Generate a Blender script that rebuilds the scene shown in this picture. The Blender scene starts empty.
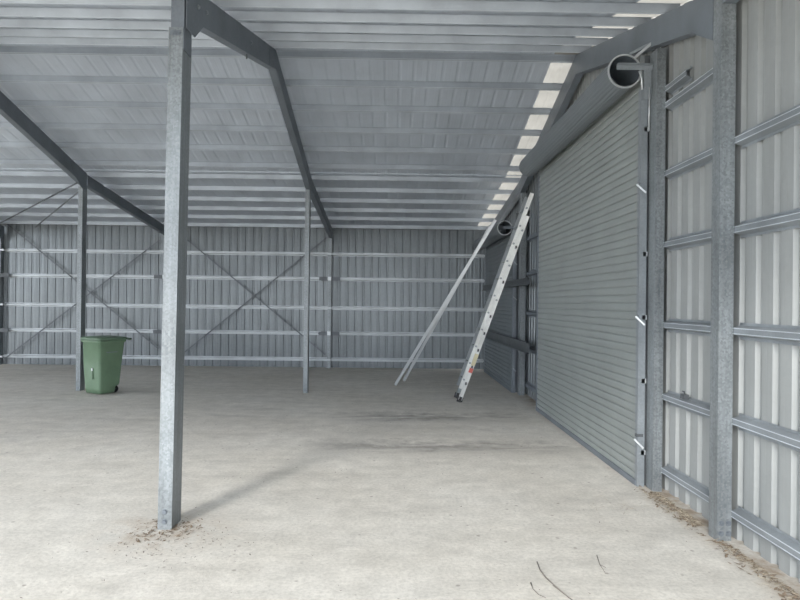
import bpy, bmesh, math, random
from mathutils import Vector, Matrix
random.seed(7)
sc = bpy.context.scene
COL = sc.collection
V = Vector

# ------------------------------------------------------------------ helpers
class MB:
    """collects geometry, then links it as one mesh object"""
    def __init__(s): s.v = []; s.f = []; s.smooth = set()
    def add(s, vs, fs, smooth=False):
        n = len(s.v); s.v += [V(p) for p in vs]
        for f in fs:
            if smooth: s.smooth.add(len(s.f))
            s.f.append([i + n for i in f])
        return s
    def box(s, a, b):
        x0, y0, z0 = a; x1, y1, z1 = b
        vs = [(x0,y0,z0),(x1,y0,z0),(x1,y1,z0),(x0,y1,z0),(x0,y0,z1),(x1,y0,z1),(x1,y1,z1),(x0,y1,z1)]
        return s.add(vs, [(3,2,1,0),(4,5,6,7),(0,1,5,4),(1,2,6,5),(2,3,7,6),(3,0,4,7)])
    def ext(s, prof, o, A, B, L, cap=True):
        """extrude closed outline prof [(a,b)] placed at o with axes A,B along vector L"""
        o, A, B, L = V(o), V(A), V(B), V(L)
        n = len(prof)
        p = [o + A*a + B*b for a, b in prof]
        vs = p + [q + L for q in p]
        fs = [(i, (i+1) % n, n+(i+1) % n, n+i) for i in range(n)]
        if cap: fs += [tuple(range(n))[::-1], tuple(range(n, 2*n))]
        return s.add(vs, fs)
    def bar(s, p, q, w, h, up=(0,0,1)):
        p, q = V(p), V(q); d = (q-p).normalized(); u = V(up)
        a = d.cross(u).normalized(); b = a.cross(d).normalized()
        prof = [(-w/2,-h/2),(w/2,-h/2),(w/2,h/2),(-w/2,h/2)]
        return s.ext(prof, p, a, b, q-p)
    def tube(s, pts, r, n=10, cap=True):
        pts = [V(p) for p in pts]; m = len(pts); vs = []; fs = []
        if not hasattr(r, '__len__'): r = [r]*m
        prev = None
        for i, p in enumerate(pts):
            d = (pts[min(i+1, m-1)] - pts[max(i-1, 0)]).normalized()
            if prev is None:
                a = d.cross(V((0,0,1)))
                if a.length < 1e-3: a = d.cross(V((1,0,0)))
                a.normalize()
            else:
                a = (prev - d*prev.dot(d)).normalized()
            prev = a; b = d.cross(a)
            for k in range(n):
                t = 2*math.pi*k/n
                vs.append(p + (a*math.cos(t) + b*math.sin(t))*r[i])
        for i in range(m-1):
            for k in range(n):
                fs.append((i*n+k, i*n+(k+1) % n, (i+1)*n+(k+1) % n, (i+1)*n+k))
        s.add(vs, fs, True)
        if cap:
            s.f.append([len(s.v)-m*n+k for k in range(n)][::-1]); s.f.append([len(s.v)-n+k for k in range(n)])
        return s
    def build(s, name, mat, parent=None):
        me = bpy.data.meshes.new(name)
        org = V((0,0,0))
        if parent is None and s.v:
            xs = [p.x for p in s.v]; ys = [p.y for p in s.v]; zs = [p.z for p in s.v]
            org = V(((min(xs)+max(xs))/2, (min(ys)+max(ys))/2, min(zs)))
        elif parent is not None:
            org = WL[parent.name]
        me.from_pydata([tuple(p-org) for p in s.v], [], s.f)
        for i in s.smooth: me.polygons[i].use_smooth = True
        me.materials.append(mat)
        bm = bmesh.new(); bm.from_mesh(me)
        bmesh.ops.recalc_face_normals(bm, faces=bm.faces); bm.to_mesh(me); bm.free()
        o = bpy.data.objects.new(name, me); COL.objects.link(o)
        if parent is None: o.location = org
        else: o.parent = parent
        WL[o.name] = org
        return o
WL = {}
def tag(o, label=None, cat=None, group=None, kind=None):
    if label: o['label'] = label
    if cat: o['category'] = cat
    if group: o['group'] = group
    if kind: o['kind'] = kind
    return o
def empty(name, loc):
    o = bpy.data.objects.new(name, None); COL.objects.link(o); o.location = loc
    o.empty_display_size = .1
    WL[o.name] = V(loc); return o
def struct(o, label=None, cat=None):
    o['kind'] = 'structure'
    if label: o['label'] = label
    if cat: o['category'] = cat
    return o
def cprof(D, F, lip=.018, t=.004):
    """lipped C section outline: a along depth (0..D), b along flange (0..F); web at b=0"""
    return [(0,0),(D,0),(D,F),(D-lip,F),(D-lip,F-t),(D-t,F-t),(D-t,t),(t,t),(t,F-t),(lip,F-t),(lip,F),(0,F)]
def hat(base, crown, h, t=.003, lip=.02):
    """top hat outline: a along width, b: 0 at the sheet, h at the crown"""
    c = crown/2; w = base/2
    return [(-w-lip,0),(-w,0),(-c,h-t),(c,h-t),(w,0),(w+lip,0),(w+lip,t),(w+.5*t,t),(c+t,h),(-c-t,h),(-w-.5*t,t),(-w-lip,t)]

# ------------------------------------------------------------------ materials
def mat(name): 
    m = bpy.data.materials.new(name); m.use_nodes = True
    nt = m.node_tree; b = nt.nodes['Principled BSDF']; return m, nt, b
def N(nt, t, **k):
    n = nt.nodes.new(t)
    for a, v in k.items(): setattr(n, a, v)
    return n
def noise(nt, scale, detail=4, vec=None, rough=.55, dist=0.0):
    n = N(nt, 'ShaderNodeTexNoise'); n.inputs['Scale'].default_value = scale
    n.inputs['Detail'].default_value = detail; n.inputs['Roughness'].default_value = rough
    n.inputs['Distortion'].default_value = dist
    if vec is not None: nt.links.new(vec, n.inputs['Vector'])
    return n
def ramp(nt, fac, stops):
    r = N(nt, 'ShaderNodeValToRGB'); e = r.color_ramp.elements
    while len(e) < len(stops): e.new(.5)
    for i, (p, c) in enumerate(stops):
        e[i].position = p; e[i].color = (c[0], c[1], c[2], 1) if hasattr(c, '__len__') else (c, c, c, 1)
    nt.links.new(fac, r.inputs[0]); return r
def mix(nt, fac, a, b, mode='MIX'):
    m = N(nt, 'ShaderNodeMix', data_type='RGBA', blend_type=mode)
    for s_, v in ((0, fac), (6, a), (7, b)):
        if hasattr(v, 'is_output') or hasattr(v, 'links'): nt.links.new(v, m.inputs[s_])
        elif hasattr(v, '__len__'): m.inputs[s_].default_value = (*v[:3], 1)
        else: m.inputs[s_].default_value = v
    return m.outputs[2]
def geo_pos(nt): return N(nt, 'ShaderNodeNewGeometry').outputs['Position']
def mapping(nt, vec, scale):
    m = N(nt, 'ShaderNodeMapping'); m.inputs['Scale'].default_value = scale
    nt.links.new(vec, m.inputs['Vector']); return m.outputs[0]
def galv(name, c1, c2, metal=.5, rough=.5, spangle=90, streak=None, sp_amt=.5, bump=.1):
    """galvanised steel with crystalline spangle and faint streaks"""
    m, nt, b = mat(name); p = geo_pos(nt)
    vo = N(nt, 'ShaderNodeTexVoronoi'); vo.inputs['Scale'].default_value = spangle
    nt.links.new(p, vo.inputs['Vector'])
    bw = N(nt, 'ShaderNodeRGBToBW'); nt.links.new(vo.outputs['Color'], bw.inputs[0])
    big = noise(nt, 2.2, 5, p)
    r1 = ramp(nt, bw.outputs[0], [(.2, c1), (.8, c2)])
    r2 = ramp(nt, big.outputs[0], [(.3, .78 if spangle > 30 else .91), (.7, 1.12 if spangle > 30 else 1.05)])
    mid = [(a+b_)/2 for a, b_ in zip(c1, c2)]
    c = mix(nt, sp_amt, mid, r1.outputs[0])
    c = mix(nt, 1.0, c, r2.outputs[0], 'MULTIPLY')
    if streak:
        st = noise(nt, 1, 5, mapping(nt, p, streak), .6)
        r3 = ramp(nt, st.outputs[0], [(.35, .8 if spangle > 30 else .92), (.65, 1.1 if spangle > 30 else 1.04)])
        c = mix(nt, 1.0, c, r3.outputs[0], 'MULTIPLY')
    nt.links.new(c, b.inputs['Base Color'])
    b.inputs['Metallic'].default_value = metal
    rr = ramp(nt, bw.outputs[0], [(.0, rough-(.08 if spangle > 30 else .01)), (1, rough+(.1 if spangle > 30 else .01))])
    nt.links.new(rr.outputs[0], b.inputs['Roughness'])
    return m

M = {}
M['post'] = galv('galvanised_post', (.14,.16,.172), (.26,.285,.30), 0.35, 0.42, 70, (30,30,1.2), .65)
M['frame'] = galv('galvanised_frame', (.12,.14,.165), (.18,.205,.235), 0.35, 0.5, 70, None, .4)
M['purlin'] = galv('purlin_steel', (.32,.36,.41), (.37,.41,.46), 0.3, 0.45, 60, None, .3)
M['girt'] = galv('girt_steel', (.20,.225,.245), (.28,.31,.335), 0.4, 0.4, 60, None, .4)
M['dark'] = galv('weathered_and_shaded_steel', (.07,.08,.09), (.11,.12,.13), 0.4, 0.55, 50, None, .4)
M['roof'] = galv('roof_sheet_underside', (.43,.48,.55), (.47,.52,.59), 0.15, 0.45, 25, (3,.5,3), .2)
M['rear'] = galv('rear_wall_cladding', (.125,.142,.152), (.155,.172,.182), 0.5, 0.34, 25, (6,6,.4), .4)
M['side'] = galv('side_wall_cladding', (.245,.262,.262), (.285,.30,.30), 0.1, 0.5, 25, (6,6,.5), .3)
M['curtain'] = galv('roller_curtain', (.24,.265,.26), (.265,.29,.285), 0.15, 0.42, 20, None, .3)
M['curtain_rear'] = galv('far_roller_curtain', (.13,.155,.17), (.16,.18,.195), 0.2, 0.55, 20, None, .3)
M['lip'] = galv('painted_lit_lip', (.55,.6,.66), (.62,.67,.73), .2, .4, 60, None, .2)  # pale colour paints the light caught on purlin and girt edges
M['rear_girt'] = galv('rear_girt_steel', (.36,.39,.41), (.42,.45,.47), .4, .4, 60, None, .3)
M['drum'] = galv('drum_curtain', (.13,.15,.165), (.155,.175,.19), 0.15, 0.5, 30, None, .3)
M['bright'] = galv('bright_zinc', (.45,.48,.50), (.55,.58,.60), 0.5, 0.35, 60, None, .3)
M['alum'] = galv('ladder_aluminium', (.72,.74,.73), (.84,.85,.83), 0.2, 0.35, 40, None, .5)
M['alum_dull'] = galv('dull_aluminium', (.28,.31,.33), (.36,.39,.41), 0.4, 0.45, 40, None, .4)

def simple(name, c, rough=.6, metal=0, var=.15, scale=8):
    m, nt, b = mat(name); n = noise(nt, scale, 5, geo_pos(nt))
    r = ramp(nt, n.outputs[0], [(.3, [x*(1-var) for x in c]), (.7, [x*(1+var) for x in c])])
    nt.links.new(r.outputs[0], b.inputs['Base Color'])
    b.inputs['Roughness'].default_value = rough; b.inputs['Metallic'].default_value = metal
    return m
M['bin'] = simple('bin_green_plastic', (.115,.19,.115), .5, 0, .12, 6)
M['bin_lid'] = simple('bin_lid_green_plastic', (.095,.155,.10), .45, 0, .12, 6)
M['rubber'] = simple('black_rubber', (.02,.02,.022), .7)
M['red'] = simple('red_sticker', (.55,.10,.08), .5)
M['yellow'] = simple('faded_yellow_sticker', (.62,.56,.36), .55)
M['white'] = simple('painted_light_white', (.85,.87,.88), .5)  # stands in for daylight under the far door and a glint on the bin
M['leaf'] = simple('dry_leaf', (.17,.125,.085), .9, 0, .5, 40)
M['straw'] = simple('dry_grass', (.33,.285,.215), .9, 0, .4, 30)
M['twig'] = simple('grey_twig', (.16,.14,.12), .9, 0, .3, 30)
M['gravel'] = simple('gravel_yard', (.62,.59,.53), .95, 0, .15, 3)
M['drum_in'] = simple('drum_inside', (.09,.11,.13), .6)

# concrete floor
m, nt, b = mat('concrete_slab'); p = geo_pos(nt)
n1 = noise(nt, .55, 6, p, .6); n2 = noise(nt, 5, 8, p, .65); n3 = noise(nt, 38, 6, p, .7); n4 = noise(nt, 1.3, 6, mapping(nt, p, (.55,2.6,1)), .62, .6)
c = ramp(nt, n1.outputs[0], [(.3, (.58,.548,.487)), (.7, (.68,.656,.605))]).outputs[0]
c = mix(nt, 1, c, ramp(nt, n2.outputs[0], [(.3, .82), (.7, 1.08)]).outputs[0], 'MULTIPLY')
c = mix(nt, 1, c, ramp(nt, n3.outputs[0], [(.34, .82), (.58, 1.05)]).outputs[0], 'MULTIPLY')
c = mix(nt, 1, c, ramp(nt, n4.outputs[0], [(.28, .84), (.44, .97), (.6, 1.03)]).outputs[0], 'MULTIPLY')
# tyre-dust stains: long smears across the bay near y = 7 and y = 8.6
sep = N(nt, 'ShaderNodeSeparateXYZ'); nt.links.new(p, sep.inputs[0])
def math_(op, a, b_=None):
    q = N(nt, 'ShaderNodeMath', operation=op)
    for i, v in enumerate((a, b_)):
        if v is None: continue
        if hasattr(v, 'links'): nt.links.new(v, q.inputs[i])
        else: q.inputs[i].default_value = v
    return q.outputs[0]
smear = noise(nt, 1, 6, mapping(nt, p, (1.1,5,1)), .65, .5)
wob = math_('ADD', math_('MULTIPLY', math_('SUBTRACT', n1.outputs[0], .5), .5), math_('MULTIPLY', math_('SUBTRACT', n2.outputs[0], .5), 1.1))
def band(y0, w, x0, x1):
    d = math_('DIVIDE', math_('ABSOLUTE', math_('SUBTRACT', math_('ADD', sep.outputs[1], wob), y0)), w)
    k = math_('MAXIMUM', math_('SUBTRACT', 1, d), 0)
    xc, xw = (x0+x1)/2, (x1-x0)/2
    e = math_('MAXIMUM', math_('SUBTRACT', 1, math_('POWER', math_('DIVIDE', math_('ABSOLUTE', math_('SUBTRACT', sep.outputs[0], xc)), xw), 3)), 0)
    return math_('MULTIPLY', k, e)
bands = math_('ADD', band(8.75, .42, -1.0, 2.0), band(6.95, .38, -1.0, 2.3))
bands = math_('MULTIPLY', bands, ramp(nt, smear.outputs[0], [(.34, 0), (.54, 1)]).outputs[0])
bands = math_('MULTIPLY', bands, .85)
c = mix(nt, bands, c, (.22,.205,.19))
# grime gathered round the foot of the main post and along the side wall
dx = math_('SUBTRACT', sep.outputs[0], -1.56); dy = math_('SUBTRACT', sep.outputs[1], 4.38)
dd = math_('SQRT', math_('ADD', math_('POWER', dx, 2), math_('POWER', dy, 2)))
g = math_('MULTIPLY', math_('MAXIMUM', math_('SUBTRACT', 1, math_('DIVIDE', dd, .6)), 0), ramp(nt, n2.outputs[0], [(.42, 0), (.62, .9)]).outputs[0])
c = mix(nt, g, c, (.30,.235,.17))
gw = math_('MULTIPLY', math_('MAXIMUM', math_('SUBTRACT', 1, math_('DIVIDE', math_('ABSOLUTE', math_('SUBTRACT', sep.outputs[0], 2.33)), .28)), 0), ramp(nt, n2.outputs[0], [(.38, 0), (.6, 1)]).outputs[0])
c = mix(nt, gw, c, (.28,.22,.165))
# small dark specks of grit
vo = N(nt, 'ShaderNodeTexVoronoi'); vo.inputs['Scale'].default_value = 5.5; nt.links.new(p, vo.inputs['Vector'])
sp = ramp(nt, vo.outputs['Distance'], [(.05, 1), (.09, 0)]).outputs[0]
c = mix(nt, math_('MULTIPLY', sp, .55), c, (.14,.12,.10))
nt.links.new(c, b.inputs['Base Color']); b.inputs['Roughness'].default_value = .82
b.inputs['Specular IOR Level'].default_value = .3
bp = N(nt, 'ShaderNodeBump'); bp.inputs['Strength'].default_value = .25; bp.inputs['Distance'].default_value = .02
nt.links.new(math_('ADD', n2.outputs[0], math_('MULTIPLY', n3.outputs[0], .4)), bp.inputs['Height']); nt.links.new(bp.outputs[0], b.inputs['Normal'])
M['floor'] = m

# translucent roof sheet
m, nt, b = mat('translucent_roof_sheet')
out = nt.nodes['Material Output']; tr = N(nt, 'ShaderNodeBsdfTranslucent'); ms = N(nt, 'ShaderNodeMixShader')
n_ = noise(nt, 4, 5, geo_pos(nt)); r_ = ramp(nt, n_.outputs[0], [(.3, (.12,.115,.102)), (.7, (.17,.163,.148))])
nt.links.new(r_.outputs[0], tr.inputs['Color'])
b.inputs['Base Color'].default_value = (.7,.68,.62,1); b.inputs['Roughness'].default_value = .4
ms.inputs[0].default_value = .35
nt.links.new(tr.outputs[0], ms.inputs[1]); nt.links.new(b.outputs[0], ms.inputs[2]); nt.links.new(ms.outputs[0], out.inputs[0])
M['skylight'] = m

# ------------------------------------------------------------------ layout numbers (metres)
XW = 2.22            # inner face of the steel in the side wall
XC = 2.37            # side wall cladding
YN, YM, YB = 4.28, 10.93, 15.1   # post rows
YA = 7.70            # ridge
FX = [-1.47, -5.41, -9.35]       # right-hand faces of the frames
XL = -13.4
SL, SE = .26, .085
def P(y):            # underside of the purlins
    if y < 4.3: return 3.79 - SE*(4.3-y)
    if y > 11.1: return 3.785 - .115*(y-11.1)
    return 4.68 - SL*abs(y-YA)
PH = .07
def R(y): return P(y) + PH + .010

# ------------------------------------------------------------------ floor and ground
struct(MB().box((XL-.1, -.2, -.15), (2.55, 15.4, 0)).build('floor', M['floor']), 'pale dusty concrete slab floor with darker smears across it', 'floor')
struct(MB().box((-60, -60, -.4), (60, 60, -.152)).build('trim_ground', M['gravel']), 'gravel ground outside the shed', 'ground')

# ------------------------------------------------------------------ roof sheets
def roof(name, y0, y1, x0, x1, mt):
    prof = []; x = x0; pitch = .19
    while x < x1 - 1e-6:
        for dx_, dz in ((0,0),(.05,0),(.062,.001),(.074,0),(.125,0),(.145,.006),(.165,.006),(.185,0)):
            if x+dx_ < x1: prof.append((x+dx_, dz))
        x += pitch
    prof.append((x1, 0))
    n = len(prof); vs = []
    for y in (y0, y1):
        vs += [(a, y, (R(y)+dz)) for a, dz in prof]
    return MB().add(vs, [(i, i+1, n+i+1, n+i) for i in range(n-1)]).build(name, mt)
e = 1e-4
segs = [(-.1, 4.3-e, 'over the front awning bay'), (4.3+e, YA, 'near slope below the ridge'), (YA, 11.1-e, 'far slope beyond the ridge'), (11.1+e, 15.3, 'shallow lean-to slope at the rear')]
for y0, y1, d in segs:
    struct(roof('ceiling', y0, y1, XL, 1.98, M['roof']), 'grey corrugated steel roof sheeting, ' + d, 'ceiling')
    struct(roof('window_1', y0, y1, 1.98, 2.62, M['skylight']), 'translucent corrugated roof strip beside the door wall, ' + d, 'skylight')
# filler flashings where the slopes step
for y in (4.3, 11.1):
    zz = [R(y-.001), R(y+.001)]
    struct(MB().box((XL, y-.003, min(zz)-.002), (2.62, y+.003, max(zz)+.03)).build('trim_2', M['roof']), 'flashing strip where the roof slopes meet', 'flashing')
struct(MB().ext([(-.2, -.052), (0, 0), (.2, -.052), (.2, -.048), (0, .004), (-.2, -.048)], (XL, YA, R(YA)+.035), (0,1,0), (0,0,1), (16, 0, 0)).build('trim_3', M['roof']), 'folded ridge capping along the roof peak', 'ridge cap')

# ------------------------------------------------------------------ wall cladding
def cladding(name, axis, c, a0, a1, zb, zt, mt, out=1, big=False):
    """vertical ribbed sheet; axis 'y' runs along y at x=c, 'x' runs along x at y=c"""
    prof = []; a = a0; pitch = .19
    while a < a1 - 1e-6:
        for da, d in ((0,0),(.05,0),(.056,-.0004),(.062,0),(.105,0),(.118,.03),(.172,.03),(.186,0)) if axis == 'y' else ((0,0),(.034,0),(.042,-.004),(.050,0),(.070,0),(.078,-.004),(.086,0),(.110,0),(.126,.014),(.150,.014),(.166,0)):
            if a+da < a1: prof.append((a+da, d*out))
        a += pitch
    prof.append((a1, 0)); n = len(prof); vs = []
    for k in (0, 1):
        for a, d in prof:
            z = (zb(a) if callable(zb) else zb) if k == 0 else (zt(a) if callable(zt) else zt)
            vs.append((c+d, a, z) if axis == 'y' else (a, c+d, z))
    return struct(MB().add(vs, [(i, i+1, n+i+1, n+i) for i in range(n-1)]).build(name, mt))
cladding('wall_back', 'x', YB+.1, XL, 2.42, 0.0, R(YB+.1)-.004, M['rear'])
D1 = (5.58, 9.38, 3.47); D2 = (11.28, 14.72, 2.98)
cladding('wall_right', 'y', XC, -.1, D1[0], 0.0, lambda y: R(y)-.004, M['side'])
cladding('wall_right', 'y', XC, D1[0]+.002, D1[1], D1[2]-.05, lambda y: R(y)-.004, M['side'])
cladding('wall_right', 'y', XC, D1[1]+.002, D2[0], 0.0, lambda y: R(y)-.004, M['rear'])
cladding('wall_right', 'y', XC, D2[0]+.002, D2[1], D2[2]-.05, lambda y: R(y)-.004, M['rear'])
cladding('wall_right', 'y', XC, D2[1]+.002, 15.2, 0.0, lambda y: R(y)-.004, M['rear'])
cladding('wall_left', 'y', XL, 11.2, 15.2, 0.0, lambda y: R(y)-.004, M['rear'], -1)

# ------------------------------------------------------------------ steel posts
def bolt(mb, p, d, r=.014, h=.012):
    p, d = V(p), V(d)
    mb.tube([p, p+d*.003, p+d*.0031], r*1.35, 12); mb.tube([p+d*.003, p+d*h], r, 6)
def post(xr, y0, depth, wid, h, label, side=-1, bolts=(), gus=None, group='steel posts', lean=0, leany=0):
    """C post: web at x=xr, flanges run to side*wid, front at y0"""
    L = V((lean, leany, h)); pr = cprof(depth, wid)
    r = empty('steel_post', (xr+side*wid/2, y0+depth/2, 0))
    tag(r, label, 'post', group)
    MB().ext(pr, (xr, y0, 0), (0,1,0), (side,0,0), L).build('column', M['post'], r)
    for (bx, bz) in bolts:
        mb = MB(); f = bz/h
        bolt(mb, (xr+side*bx+lean*f, y0+leany*f, bz), (0,-1,0)); mb.build('bolt', M['frame'], r)
    # foot cleat inside the channel
    MB().box((min(xr+side*.006, xr+side*(wid-.03)), y0+.012, 0), (max(xr+side*.006, xr+side*(wid-.03)), y0+depth-.012, .012)).build('base_plate', M['dark'], r)
    return r
NB = [(.05,.055),(.05,.125)]
near = post(-1.522, 4.38, .19, .098, 3.50, 'nearest galvanised steel post, standing alone left of centre with rusty leaves at its foot', bolts=NB+[(.03,3.46),(.05,3.46),(.07,3.46)], lean=.035)
MB().box((-1.573, 4.386, 3.35), (-1.481, 4.548, 3.77)).build('top_stub', M['frame'], near)
post(-1.476, YM, .165, .076, 3.545, 'galvanised post in the middle of the shed, right of the leaning braces', bolts=[(.038,.05)])
post(-5.41, YM, .165, .076, 3.545, 'galvanised post with the green wheelie bin beside its foot', bolts=[(.038,.05)])
post(-5.43, 4.28, .2, .098, 3.57, 'galvanised front-row post outside the left edge of view')
post(-9.35, YM, .165, .076, 3.545, 'galvanised middle-row post far left, outside the view')
post(-9.35, 4.28, .2, .098, 3.57, 'galvanised front-row post far left, outside the view')
post(XW, 4.25, .11, .10, 3.775, 'big galvanised post against the pale ribbed wall at the far right', side=1,
     bolts=[(.03,.05),(.03,.12),(.08,.05),(.08,.12)])
doorpost = post(XW+.025, 5.36, .15, .078, 3.81, 'galvanised post beside the near edge of the big roller door', side=1)
post(XW, 9.47, .10, .09, 3.935, 'post just past the far edge of the big roller door, ladder against it', side=1)
post(XW, YM, .165, .09, 3.54, 'post between the two roller doors, near the smaller door', side=1)

# wall posts in the rear wall with their girt brackets
GH = [.20, .83, 1.44, 2.14, 2.74]
for i, x in enumerate(FX):
    r = post(x-.02, YB-.06, .12, .08, 3.12, ['slim post in the rear wall right of the middle post', 'slim post in the rear wall hidden behind the nearest post', 'slim post in the rear wall at the far left'][i])
    for k, h in enumerate(GH):
        if k in (1, 3):
            for sx in (-1, 1):
                cx = x-.06 + sx*.15
                MB().box((cx-.10, YB-.075, h-.045), (cx+.10, YB-.06, h+.045)).build('bracket', M['dark'], r)
            MB().box((x-.10, YB-.085, h-.04), (x-.02, YB-.062, h+.05)).build('cleat', M['bright'], r)
        else:
            MB().box((x-.18, YB-.078, h-.022), (x+.06, YB-.062, h+.022)).build('cleat', M['rear_girt'], r)

# ------------------------------------------------------------------ girts
def girt(p, q, axis, label, group, mt='girt', s=1.0):
    # top hat lying horizontally, crown towards the room
    p, q = V(p), V(q)
    A = V((0,0,1)); B = V((0,-1,0)) if axis == 'x' else V((-1,0,0))
    hh, cw = (.085, .026) if axis == 'x' else (.048, .040)
    o = MB().ext(hat(.05 if axis == 'x' else .075, cw, hh), p, A, B, q-p).build('girt', M['rear_girt' if axis == 'x' else mt])
    if mt == 'girt':
        for w in ((cw/2-.004,) if axis == 'x' else (cw/2-.003, -cw/2)):
            MB().ext([(w,hh),(w+.004,hh),(w+.004,hh+.004),(w,hh+.004)], p, A, B, q-p).build('lip', M['lip'], o)  # bright strip imitates the lit edge of the girt
    return tag(o, label, 'girt', group)
bays = [(FX[2]+.0, FX[1]-.11, 'left bay'), (FX[1]-.01, FX[0]-.11, 'middle bay'), (FX[0]-.01, 2.2, 'right bay'), (XL+.02, FX[2]-.11, 'leftmost bay')]
ords = ['lowest', 'second from floor', 'third from floor', 'fourth from floor', 'top']
for x0, x1, bn in bays:
    for k, h in enumerate(GH):
        g0 = x0 + (.16 if k in (1,3) and x0 > XL+1 else 0); g1 = x1 - (.16 if k in (1,3) and x1 < 2 else 0)
        girt((g0, YB+.096, h), (g1, YB+.096, h), 'x', f'horizontal wall girt on the rear wall, {bn}, {ords[k]}', 'rear wall girts')
GR = [.185, .815, 1.43, 2.12, 2.73]
for y0, y1, bn in ((0, 4.25, 'nearer than the big right post'), (4.36, 5.36, 'between the big right post and the door post')):
    for k, h in enumerate(GR):
        girt((XC-.0012, y0, h), (XC-.0012, y1, h), 'y', f'side wall girt {bn}, {ords[k]}', 'side wall girts')
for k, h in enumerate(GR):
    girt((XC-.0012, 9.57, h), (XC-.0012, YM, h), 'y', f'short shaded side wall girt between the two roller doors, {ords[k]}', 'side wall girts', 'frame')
girt((XC-.0012, 4.36, 3.32), (XC-.0012, 5.36, 3.32), 'y', 'side wall girt between the big right post and the door post, highest under the rafter', 'side wall girts')
girt((XC-.0012, 4.98, 3.46), (XC-.0012, 5.36, 3.46), 'y', 'short stub of girt beside the top of the door post', 'side wall girts')
tag(MB().box((2.305, 4.93, .858), (2.345, 5.0, .895)).tube([(2.32,4.96,.89),(2.32,4.96,.915),(2.302,4.95,.92)], .006, 6).build('metal_clip', M['dark']), 'small dark metal clip sitting on a girt of the pale side wall', 'clip')

# ------------------------------------------------------------------ rafters
def rafter(x, side, y0, y1, D, label, name='rafter', gussets=()):
    r = empty('rafter', (x+side*.05, (y0+y1)/2, P((y0+y1)/2)-D)); tag(r, label, 'rafter', 'roof rafters')
    pts = [y0] + ([YA] if y0 < YA < y1 else []) + [y1]
    pr = cprof(D, .09, .02, .005)
    for a, b_ in zip(pts[:-1], pts[1:]):
        mb = MB(); n = len(pr); vs = []
        for y in (a, b_):
            z = P(y + (.001 if y == a else -.001))-.002
            vs += [(x+side*b2, y, z-D+a2) for a2, b2 in pr]
        mb.add(vs, [(i, (i+1) % n, n+(i+1) % n, n+i) for i in range(n)] + [tuple(range(n))[::-1], tuple(range(n, 2*n))])
        mb.build('beam', M['frame'], r)
    for poly in gussets:
        MB().ext(poly, (x-side*.006, 0, 0), (0,1,0), (0,0,1), (side*.005, 0, 0)).build('gusset_plate', M['frame'], r)
    return r
DM = .24
names = ['centre frame', 'left frame', 'far left frame']
def knee(y, s, h=3.50):
    lo = lambda yy: P(yy)-DM
    return [(y, h), (y+s*.19, h+.015), (y+s*.42, lo(y+s*.42)+.01), (y+s*.62, P(y+s*.62)-.03), (y, P(y)-.03)]
for i, x in enumerate(FX):
    xx = x - .004
    gs = [knee(YN+.115, 1), knee(YM+.15, -1), [(YA-.4, P(YA-.4)-DM+.01), (YA, P(YA)-DM-.0), (YA+.4, P(YA+.4)-DM+.01), (YA+.4, P(YA+.4)-.03), (YA, P(YA)-.03), (YA-.4, P(YA-.4)-.03)]]
    r = rafter(xx, -1, 4.555, 11.09, DM, f'bent gable rafter of the {names[i]}, peaking at the ridge', gussets=gs)
    for by in (6.35, 4.65, 4.85):
        mb = MB(); bolt(mb, (xx+.007, by, P(by)-.12), (1,0,0)); mb.build('bolt', M['girt'], r)
    MB().tube([(xx-.03, 6.32, P(6.32)-DM-.05), (xx-.03, 6.32, P(6.32)-DM+.01)], .008, 8).build('hanging_bolt', M['dark'], r)
    rafter(xx, -1, 11.11, 15.15, .19, f'shallow rear lean-to rafter of the {names[i]}', gussets=[[(14.7, P(14.7)-.18), (15.03, P(15.03)-.34), (15.1, P(15.1)-.34), (15.1, P(15.1)-.03), (14.7, P(14.7)-.03)]])
    rafter(xx, -1, -.05, 4.375, .12, f'shallow front awning rafter of the {names[i]}')
lo = lambda yy: P(yy)-DM
rafter(XW+.002, 1, 4.365, 11.09, DM, 'gable rafter running above the big roller door on the side wall', gussets=[[(4.365, 3.46), (4.72, P(4.72)-DM+.004), (4.9, P(4.9)-.05), (4.365, P(4.4)-.05)]])
rafter(XW+.002, 1, 11.11, 15.15, .19, 'shallow lean-to rafter above the smaller roller door')
rafter(XW+.002, 1, -.05, 4.245, .12, 'front awning rafter above the pale side wall')

# ------------------------------------------------------------------ purlins
def purlin(y, label):
    s = 0.
    if YN < y < 11.1: s = -SL if y > YA else SL
    elif y >= 11.1: s = -.115
    else: s = SE
    d = V((0, 1, s)).normalized(); nrm = V((1,0,0)).cross(d).normalized()
    if nrm.z > 0: nrm = -nrm
    # the hat section hangs below the sheet
    o = MB().ext(hat(.06, .03, PH), (XL+.02, y, R(y)-.002), d, nrm, (2.33-XL, 0, 0)).build('purlin', M['purlin'])
    tag(o, label, 'purlin', 'roof purlins')
    for w in (-.015, .013):
        MB().ext([(w,PH),(w+.004,PH),(w+.004,PH+.003),(w,PH+.003)], (XL+.02, y, R(y)-.002), d, nrm, (2.33-XL, 0, 0)).build('lip', M['lip'], o)  # painted highlight along each crown edge
onames = ['first','second','third','fourth','fifth','sixth','seventh']
for k in range(6):
    purlin(YA+.17+.585*k, f'roof purlin on the far slope, {onames[k]} beyond the ridge')
    purlin(YA-.17-.585*k, f'roof purlin on the near slope, {onames[k]} before the ridge')
for k, y in enumerate((11.24, 11.97, 12.70, 13.43, 14.16, 14.92)):
    purlin(y, f'rear lean-to purlin, {onames[k]} from the change of roof slope')
for k, y in enumerate((4.1, 3.3, 2.5, 1.7, .9, .1)):
    purlin(y, f'front awning purlin, {onames[k]} in front of the nearest posts')

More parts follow.
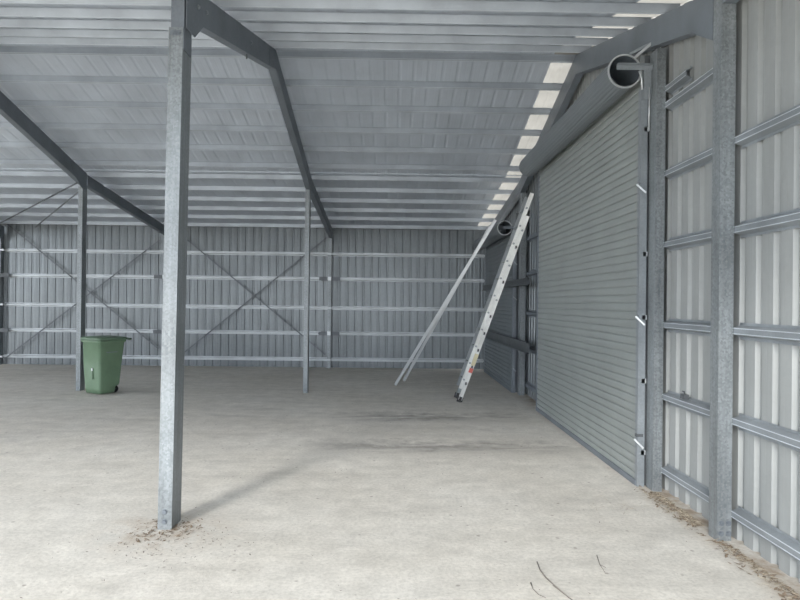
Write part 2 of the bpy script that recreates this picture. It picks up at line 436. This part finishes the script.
# ------------------------------------------------------------------ cross braces
def brace(p, q, label, w=.032):
    o = MB().bar(p, q, .006, w, (0,0,1))
    # flat strap: wide side faces the camera
    o = MB().bar(p, q, w, .006, (0,1,0)).build('brace_strap', M['dark'])
    tag(o, label, 'brace', 'cross braces')
YS = YB+.003
def wp(u, v, y):    # helper giving a wall point from measured photo coordinates
    return None
brace((-5.28, YS, 3.30), (-1.62, YS-.0, .32), 'flat steel brace falling rightwards across the rear wall, middle bay')
brace((-5.28, YS-.010, .10), (-1.62, YS-.010, 3.13), 'flat steel brace rising rightwards across the rear wall, middle bay')
brace((-9.30, YS, 3.40), (-5.62, YS, .42), 'flat steel brace falling rightwards behind the bin post, left bay')
brace((-9.30, YS-.010, .12), (-5.62, YS-.010, 3.02), 'flat steel brace rising rightwards behind the bin post, left bay')
brace((-5.50, 10.95, P(11.15)-.16), (-9.2, 14.75, P(14.75)-.02), 'thin roof brace from the bin post head to the rear eave, upper one', .03)
brace((-5.50, 11.0, P(11.2)-.30), (-8.5, 14.95, P(14.95)-.06), 'thin roof brace from the bin post head to the rear eave, lower one', .03)

# ------------------------------------------------------------------ roller doors
def ribs(xc, y0, y1, z0, z1, pitch, dep):
    prof = []; z = z0
    while z < z1:
        for dz, dx_ in ((0,0),(.001,-dep*.55),(.010,-dep*.85),(.036,-dep),(.060,-dep*.85),(.0665,-dep*.55),(.0675,0)):
            if z+dz < z1: prof.append((z+dz, dx_))
        z += pitch
    prof.append((z1, -dep)); n = len(prof)
    vs = [(xc+d, y, a) for y in (y0, y1) for a, d in prof]
    return MB().add(vs, [(i, i+1, n+i+1, n+i) for i in range(n-1)])
def roller_door(nm, y0, y1, h, xc, dx_, dz_, rad, mt, label, latches=()):
    r = empty(nm, (xc, (y0+y1)/2, 0)); struct(r, label, 'roller door')
    ribs(xc, y0+.03, y1-.03, .035, dz_, .0755, .016).build('curtain', mt, r)
    MB().ext([(0,0),(.05,0),(.05,.012),(.018,.012),(.014,.05),(0,.05)], (xc-.03, y0+.03, .004), (1,0,0), (0,0,1), (0, y1-y0-.06, 0)).build('bottom_rail', M['frame'], r)
    for k, y in enumerate((y0, y1)):
        s = 1 if k == 0 else -1
        g = MB().ext([(-.022,0),(.04,0),(.04,.055),(.032,.055),(.032,.006),(-.016,.006),(-.016,.055),(-.022,.055)], (xc, y, 0), (1,0,0), (0,s,0), (0,0,h)).build('guide', M['girt'] if k == 0 and mt is M['curtain'] else M['frame'], r)
    MB().box((xc+.03, y0+.045, 0), (XC+.03, y0+.05, h+.3)).build('jamb_or_shade_plate', M['dark'], r)  # added filler plate, its dark colour paints the shade of the recess
    MB().box((xc+.03, y1-.05, 0), (XC+.03, y1-.045, h+.3)).build('jamb_or_shade_plate', M['frame'], r)
    # drum: curtain coiled, open ends with a rolled lip
    n = 40; vs = []; fs = []
    ya, yb_ = y0+.0, y1
    def ring(y, rr): return [(dx_+rr*math.cos(2*math.pi*k/n), y, dz_+rr*math.sin(2*math.pi*k/n)) for k in range(n)]
    R_ = [ring(ya, rad-.012), ring(ya-.004, rad-.006), ring(ya, rad), ring(yb_, rad), ring(yb_, rad-.012), ring(yb_-.05, rad-.012)]
    vs = [p for q in R_ for p in q]
    for j in range(3, 5): fs += [(j*n+k, j*n+(k+1) % n, (j+1)*n+(k+1) % n, (j+1)*n+k) for k in range(n)]
    mb = MB()
    # outer skin with fine slat lines
    n2 = 96; sk = []
    for y in (ya, yb_):
        for k in range(n2):
            rr = rad - (.005 if k % 4 == 0 else 0)
            sk.append((dx_+rr*math.cos(2*math.pi*k/n2), y, dz_+rr*math.sin(2*math.pi*k/n2)))
    mb.add(sk, [(k, (k+1) % n2, n2+(k+1) % n2, n2+k) for k in range(n2)])
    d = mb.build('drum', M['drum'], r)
    mb = MB(); q = ring(ya+.001, rad-.014) + ring(ya+.5, rad-.014)
    mb.add(q, [(k, (k+1) % n, n+(k+1) % n, n+k) for k in range(n)])
    mb.add(ring(ya+.5, rad-.014), [tuple(range(n))]); mb.build('drum_lining', M['drum_in'], d)
    mb = MB(); q = ring(ya-.003, rad-.008) + ring(ya-.003, rad+.004) + ring(ya+.012, rad+.004) + ring(ya+.012, rad-.008)
    for j in range(4):
        mb.add([], []); 
    fs = []
    for j in range(4): fs += [(j*n+k, j*n+(k+1) % n, ((j+1) % 4)*n+(k+1) % n, ((j+1) % 4)*n+k) for k in range(n)]
    mb.add(q, fs); mb.build('end_ring', M['bright'], d)
    mb = MB().tube([(dx_, ya+.45, dz_), (dx_, yb_+.05, dz_)], .017, 12); mb.build('axle', M['girt'], r)
    return r
door1 = roller_door('door_1', 5.50, 9.42, 3.52, 2.185, 2.018, 3.66, .146, M['curtain'], 'large ribbed grey roller door, closed, filling the near side wall')
# bracket arm with its two stays, at the near end
MB().box((1.93, 5.45, 3.655), (2.30, 5.455, 3.70)).box((1.93, 5.415, 3.695), (2.30, 5.45, 3.70)).build('bracket_arm', M['girt'], door1)
MB().box((2.17, 5.45, 3.40), (2.235, 5.456, 3.655)).build('bracket_plate', M['girt'], door1)
MB().bar((2.08, 5.44, 3.755), (2.245, 5.44, 3.90), .022, .008, (0,1,0)).build('stay', M['bright'], door1)
MB().bar((2.05, 5.47, 3.80), (2.245, 5.47, 3.905), .022, .008, (0,1,0)).build('stay', M['girt'], door1)
MB().tube([(2.12, 5.44, 3.64), (2.145, 5.44, 3.58), (2.15, 5.44, 3.48)], .008, 8).build('pull_cord', M['bright'], door1)
MB().tube([(2.213, 5.44, 3.50), (2.213, 5.44, 3.12)], .006, 8).build('lock_rod', M['bright'], door1)
for (z, kind) in ((2.66,1), (1.50,1), (.42,2)):
    MB().bar((2.135, 5.50, z+.0), (2.205, 5.47, z-.075), .014, .014).build('latch_handle', M['bright'], door1)
    MB().box((2.15, 5.49, z+.02), (2.21, 5.528, z+.045)).build('latch', M['girt'] if kind == 1 else M['dark'], door1)
for z in (2.05, 1.47+.02, .93, .30, 3.15):
    MB().box((2.195, 5.50, z-.02), (2.235, 5.529, z+.02)).build('guide_clip', M['bright'], door1)

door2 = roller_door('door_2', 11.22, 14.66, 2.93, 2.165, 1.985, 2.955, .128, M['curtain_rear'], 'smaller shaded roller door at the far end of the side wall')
MB().box((1.95, 11.14, 2.93), (2.215, 11.147, 2.975)).build('bracket_arm', M['frame'], door2)
# storm bars across the far door
for nm, z0, z1 in (('lower', .83, 1.0), ('upper', 1.89, 2.0)):
    tag(MB().ext(cprof(z1-z0, .05, .02, .004), (2.105, 9.62, z0), (0,0,1), (-1,0,0), (0, 4.95, 0)).build('storm_bar', M['dark']),
        f'dark horizontal bar bolted across the far roller door, {nm} one', 'bar', None)
for k, z in enumerate((2.35, 1.72, .98, .45)):
    MB().bar((2.14, 11.16, z), (2.20, 11.14, z-.06), .014, .014).build('latch_handle', M['girt'], door2)

# ------------------------------------------------------------------ leaning steel lengths
def leaning(p, q, label):
    p, q = V(p), V(q); d = (q-p).normalized()
    b = d.cross(V((0,1,0))).normalized(); a = b.cross(d).normalized()
    prf = [(u-.04, v-.025) for u, v in cprof(.085, .05, .014, .004)]
    o = MB().ext(prf, p, a, b, q-p).build('channel_length', M['bright']); tag(o, label, 'steel channel', 'leaning steel lengths')
leaning((.06, 11.94, .03), (1.845, 11.40, 3.12), 'galvanised steel channel leaning at the far roller door, nearer of two')
leaning((.235, 12.60, .03), (1.85, 12.0, 3.10), 'galvanised steel channel leaning at the far roller door, farther of two')

# ------------------------------------------------------------------ extension ladder
lad = empty('extension_ladder', (1.1, 10.3, 0)); tag(lad, 'white aluminium extension ladder leaning beside the big roller door, red sticker low down', 'ladder')
B0, B1 = V((1.09, 0, .03)), V((2.17, 0, 3.30)); dv = (B1-B0).normalized(); nv = V((-dv.z, 0, dv.x))
skew = -.50     # the ladder also tips a little towards the camera at the top
def lp(t, y, off=0): 
    q = B0 + dv*t + nv*off; return V((q.x, y + skew*t/3.43, q.z))
Lt = 3.43
YR = (10.09, 10.53)
def rail(y, t0, t1, off, mt, name):
    p, q = lp(t0, y, off), lp(t1, y, off)
    d = (q-p).normalized(); a = nv.copy(); b = d.cross(a).normalized()
    prf = [(-.03,-.014),(.03,-.014),(.03,.014),(.024,.014),(.024,-.006),(-.024,-.006),(-.024,.014),(-.03,.014)]
    if b.y > 0: prf = [(u, v) for u, v in prf]
    return MB().ext(prf, p, a, b, q-p).build(name, mt, lad)
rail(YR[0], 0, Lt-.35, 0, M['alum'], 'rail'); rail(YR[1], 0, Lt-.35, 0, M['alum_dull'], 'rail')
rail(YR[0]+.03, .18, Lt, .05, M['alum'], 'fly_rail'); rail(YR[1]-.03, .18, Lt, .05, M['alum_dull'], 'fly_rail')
for k in range(11):
    t = .28 + k*.285
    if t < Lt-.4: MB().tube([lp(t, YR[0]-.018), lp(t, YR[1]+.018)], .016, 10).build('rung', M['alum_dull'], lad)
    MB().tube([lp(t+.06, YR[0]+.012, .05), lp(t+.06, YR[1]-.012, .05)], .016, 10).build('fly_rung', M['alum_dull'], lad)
    if k % 2 == 0 or k < 4:
        MB().box(lp(t, YR[0]-.032, -.014), lp(t, YR[0]-.016, .014)+V((.004,0,.03))).build('rung_plug', M['rubber'], lad)
for y in YR:
    MB().ext([(-.045,-.02),(.045,-.02),(.045,.02),(-.045,.02)], lp(-.03, y), nv, (0,1,0), dv*.09).build('foot', M['rubber'], lad)
MB().ext([(-.031,-.0165),(.031,-.0165),(.031,-.0145),(-.031,-.0145)], lp(.48, YR[0]-.0), nv, (0,1,0), lp(.56, YR[0])-lp(.48, YR[0])).build('red_sticker', M['red'], lad)
MB().ext([(-.031,-.0165),(.031,-.0165),(.031,-.0145),(-.031,-.0145)], lp(.60, YR[0]-.0), nv, (0,1,0), lp(.80, YR[0])-lp(.60, YR[0])).build('yellow_sticker', M['yellow'], lad)

# ------------------------------------------------------------------ wheelie bin
wb = empty('wheelie_bin', (-4.83, 10.40, 0)); tag(wb, 'dark green two-wheeled rubbish bin with closed lid beside a post', 'bin')
FN = V((-.86, .51, 0)).normalized()     # along the front face, to the left
SD = V((.51, .86, 0)).normalized()      # towards the back of the bin
def bp_(u, v, z): return V((-4.83, 10.40, 0)) + FN*u + SD*v*.86 + V((0,0,z))
def loop(u0, u1, v0, v1, z, r=.05, n=5):
    pts = []
    for (cu, cv, a0) in ((u0+r, v0+r, 180), (u1-r, v0+r, 270), (u1-r, v1-r, 0), (u0+r, v1-r, 90)):
        for k in range(n+1):
            a = math.radians(a0 + 90*k/n); pts.append(bp_(cu+r*math.cos(a), cv+r*math.sin(a), z))
    return pts
def loft(loops, mt, name, parent, smooth=True, capb=True, capt=True):
    n = len(loops[0]); mb = MB(); vs = [p for l in loops for p in l]; fs = []
    for j in range(len(loops)-1): fs += [(j*n+k, j*n+(k+1) % n, (j+1)*n+(k+1) % n, (j+1)*n+k) for k in range(n)]
    if capb: fs.append(tuple(range(n))[::-1])
    if capt: fs.append(tuple(range((len(loops)-1)*n, len(loops)*n)))
    mb.add(vs, fs, smooth); o = mb.build(name, mt, parent)
    for pl in o.data.polygons: pl.use_smooth = len(pl.vertices) == 4
    return o
body = loft([loop(.03,.43,.03,.375,.02,.05), loop(.02,.44,.02,.385,.12), loop(.02,.44,.02,.46,.14), loop(.018,.445,.015,.475,.18), loop(.01,.46,.0,.50,.45), loop(.0,.48,-.01,.555,.86), loop(-.022,.502,-.032,.575,.87), loop(-.022,.502,-.032,.575,.905), loop(0,.48,-.01,.555,.907)], M['bin'], 'body', wb)
# ribs stiffening the body under the rim
lid = loft([loop(-.035,.515,-.05,.60,.91,.06), loop(-.035,.515,-.05,.60,.935,.06), loop(.0,.48,-.02,.57,.955,.06), loop(.06,.42,.05,.50,.965,.05)], M['bin_lid'], 'lid', wb)
MB().tube([bp_(-.02,.60,.90), bp_(-.02,.66,.915), bp_(.5,.66,.915), bp_(.5,.60,.90)], .018, 8).build('handle', M['bin_lid'], wb)
MB().tube([bp_(.03,.595,.93), bp_(.45,.595,.93)], .016, 8).build('hinge', M['bin_lid'], lid)
for u in (.13, .36):
    MB().tube([bp_(u-.0,.45,.06), bp_(u+.045,.45,.06)], .06, 24).build('wheel', M['rubber'], wb)
MB().tube([bp_(.12,.45,.06), bp_(.41,.45,.06)], .012, 8).build('axle', M['dark'], wb)
MB().box((0,0,0),(0,0,0))
def decal(u0, u1, z0, z1, off, mt, nm, side=False):
    f = lambda z: -.0105*(z-.45)/.41 if z > .45 else .0
    if side: vs = [bp_(-off+.012, u0, z0), bp_(-off+.012, u1, z0), bp_(-off+.010, u1, z1), bp_(-off+.010, u0, z1)]
    else: vs = [bp_(u0, .003-off, z0), bp_(u1, .003-off, z0), bp_(u1, 0-off, z1), bp_(u0, 0-off, z1)]
    MB().add(vs, [(0,1,2,3)]).build(nm, mt, wb)
MB().ext([(0,0),(.11,.02),(.10,.16),(.03,.19),(.02,.13)], bp_(.16,-.006,.26), FN, (0,0,1), -SD*.010).build('badge', M['bin'], wb)
MB().ext([(0,0),(.02,0),(.025,.04),(.005,.045)], bp_(.165,-.016,.40), FN, (0,0,1), -SD*.006).build('painted_glint', M['white'], wb)  # white colour paints a glint on the badge
MB().ext([(0,0),(.2,0),(.2,.012),(0,.012)], bp_(-.0015,.14,.70), SD, (0,0,1), -FN*.006).build('moulded_strip', M['girt'], wb)

# ------------------------------------------------------------------ litter on the floor
def scatter(name, n, pos, mt, label, cat, size, flat=True):
    mb = MB()
    for _ in range(n):
        x, y = pos(); a = random.random()*6.28; s = size*random.uniform(.5, 1.3); w = s*random.uniform(.12, .5) if flat else s*.05
        d = V((math.cos(a), math.sin(a), random.uniform(-.05,.3)*.5)); e_ = V((-math.sin(a), math.cos(a), random.uniform(-.2,.2)))
        c_ = V((x, y, .004+abs(d.z)*s/2+abs(e_.z)*w/2))
        mb.add([c_-d*s/2, c_+e_*w/2, c_+d*s/2+V((0,0,.004)), c_-e_*w/2], [(0,1,2,3)])
    o = mb.build(name, mt); tag(o, label, cat, None, 'stuff'); return o
g = random.gauss
def pcl():
    while True:
        x, y = -1.55+g(0,.12), 4.40+g(0,.11)
        if not (-1.625 < x < -1.517 and 4.365 < y < 4.58): return x, y
scatter('leaf_litter', 220, pcl, M['leaf'], 'brown dry leaf crumbs gathered round the foot of the nearest post', 'leaf litter', .034)
scatter('leaf_litter', 260, lambda: (-1.38+g(0,.28), 4.12+g(0,.20)), M['twig'], 'fine grey grit scattered on the floor before the nearest post', 'grit', .020)
def wl():
    while True:
        y = random.choice((random.uniform(3.2,4.25), random.uniform(4.5,5.5), random.uniform(4.3,5.4))); x = 2.27 - abs(g(0,.06))
        if not (x > 2.19 and (4.25 < y < 4.52 or 5.33 < y < 5.56)): return x, y
scatter('leaf_litter', 620, wl, M['leaf'], 'dry brown leaves drifted along the foot of the pale side wall', 'leaf litter', .045)
scatter('grass_litter', 620, wl, M['straw'], 'straw coloured dry grass drifted along the foot of the pale side wall', 'dry grass', .09, False)
scatter('grit', 420, lambda: (random.uniform(-4, 2.1), random.uniform(2.9, 8.5)), M['twig'], 'small dark crumbs strewn thinly over the open concrete floor', 'grit', .018)
scatter('grass_litter', 40, lambda: (1.78+g(0,.12), 4.95+g(0,.09)), M['straw'], 'loose wisp of dry straw on the floor before the big roller door', 'dry grass', .08, False)
def fl(u, v):       # floor point seen at photo position u, v
    a = (u-393)/627; b_ = (v-302.2-.0115*(u-400))/627; y = 1.6/b_; return V((a*y, y, .006))
tag(MB().tube([fl(540,563), fl(543,571), fl(549,579), fl(560,589), fl(572,599), fl(584,607)], [.0035,.004,.004,.003,.0025,.002], 6).build('twig', M['twig']), 'long thin curved twig lying on the bright floor at the bottom', 'twig')
tag(MB().tube([fl(534,584), fl(536,590), fl(542,596), fl(549,599)], [.004,.002,.002,.0015], 6).build('twig', M['twig']), 'short curved twig beside the long one on the bright floor', 'twig')
tag(MB().tube([fl(600,557), fl(603,566), fl(609,575)], [.003,.0025,.0015], 6).tube([fl(603,566), fl(609,569)], .0015, 6).build('twig', M['twig']), 'small forked twig on the bright floor, nearer the side wall than the curved ones', 'twig')
tag(MB().box(fl(491,373)-V((.07,.05,.006)), fl(491,373)+V((.07,.05,.002))).build('daylight_patch', M['white']), 'white patch standing for daylight on the floor near the back corner by the far door', 'daylight patch')  # thin white slab imitating daylight that shows under the far door
tag(MB().box(fl(503,384)-V((.03,.04,.006)), fl(503,384)+V((.03,.04,.002))).build('daylight_patch', M['white']), 'smaller white patch standing for daylight at the foot of the far roller door', 'daylight patch')  # second slab, daylight under the door put in as white colour
# control joint in the slab: shallow dark line
tag(MB().bar(fl(556,586)-V((0,0,.005)), fl(584,607)-V((0,0,.005)), .004, .003).build('floor_joint', M['twig']), None, None, None, 'structure')

# ------------------------------------------------------------------ light
w = bpy.data.worlds.new('overcast'); sc.world = w; w.use_nodes = True
nt = w.node_tree; bg = nt.nodes['Background']
tc = N(nt, 'ShaderNodeTexCoord'); sx = N(nt, 'ShaderNodeSeparateXYZ'); nt.links.new(tc.outputs['Generated'], sx.inputs[0])
rp = ramp(nt, sx.outputs[2], [(.0, (.80,.87,.96)), (.6, (.97,.985,1.0))])
nt.links.new(rp.outputs[0], bg.inputs[0]); bg.inputs[1].default_value = 5.3
sun = bpy.data.lights.new('sun', 'SUN'); sun.energy = 3.2; sun.angle = math.radians(11); sun.color = (1, .97, .92)
so = bpy.data.objects.new('sun', sun); COL.objects.link(so)
so.rotation_euler = V((.40, 1, -.46)).to_track_quat('-Z', 'Y').to_euler(); so.location = (-8, -15, 12)

# ------------------------------------------------------------------ camera
cam = bpy.data.cameras.new('camera'); co = bpy.data.objects.new('camera', cam); COL.objects.link(co)
cam.sensor_width = 36; cam.lens = 627/800*36; cam.clip_end = 300; cam.clip_start = .05
co.matrix_world = Matrix.Translation((0,0,1.6)) @ Matrix.Rotation(-.0108, 4, 'Z') @ Matrix.Rotation(math.pi/2+.0035, 4, 'X') @ Matrix.Rotation(.0115, 4, 'Z')
sc.camera = co
sc.view_settings.view_transform = 'Standard'
sc.view_settings.exposure = 0
sc.view_settings.gamma = 1.12
sc.cycles.use_denoising = True
sc.cycles.max_bounces = 8; sc.cycles.diffuse_bounces = 5
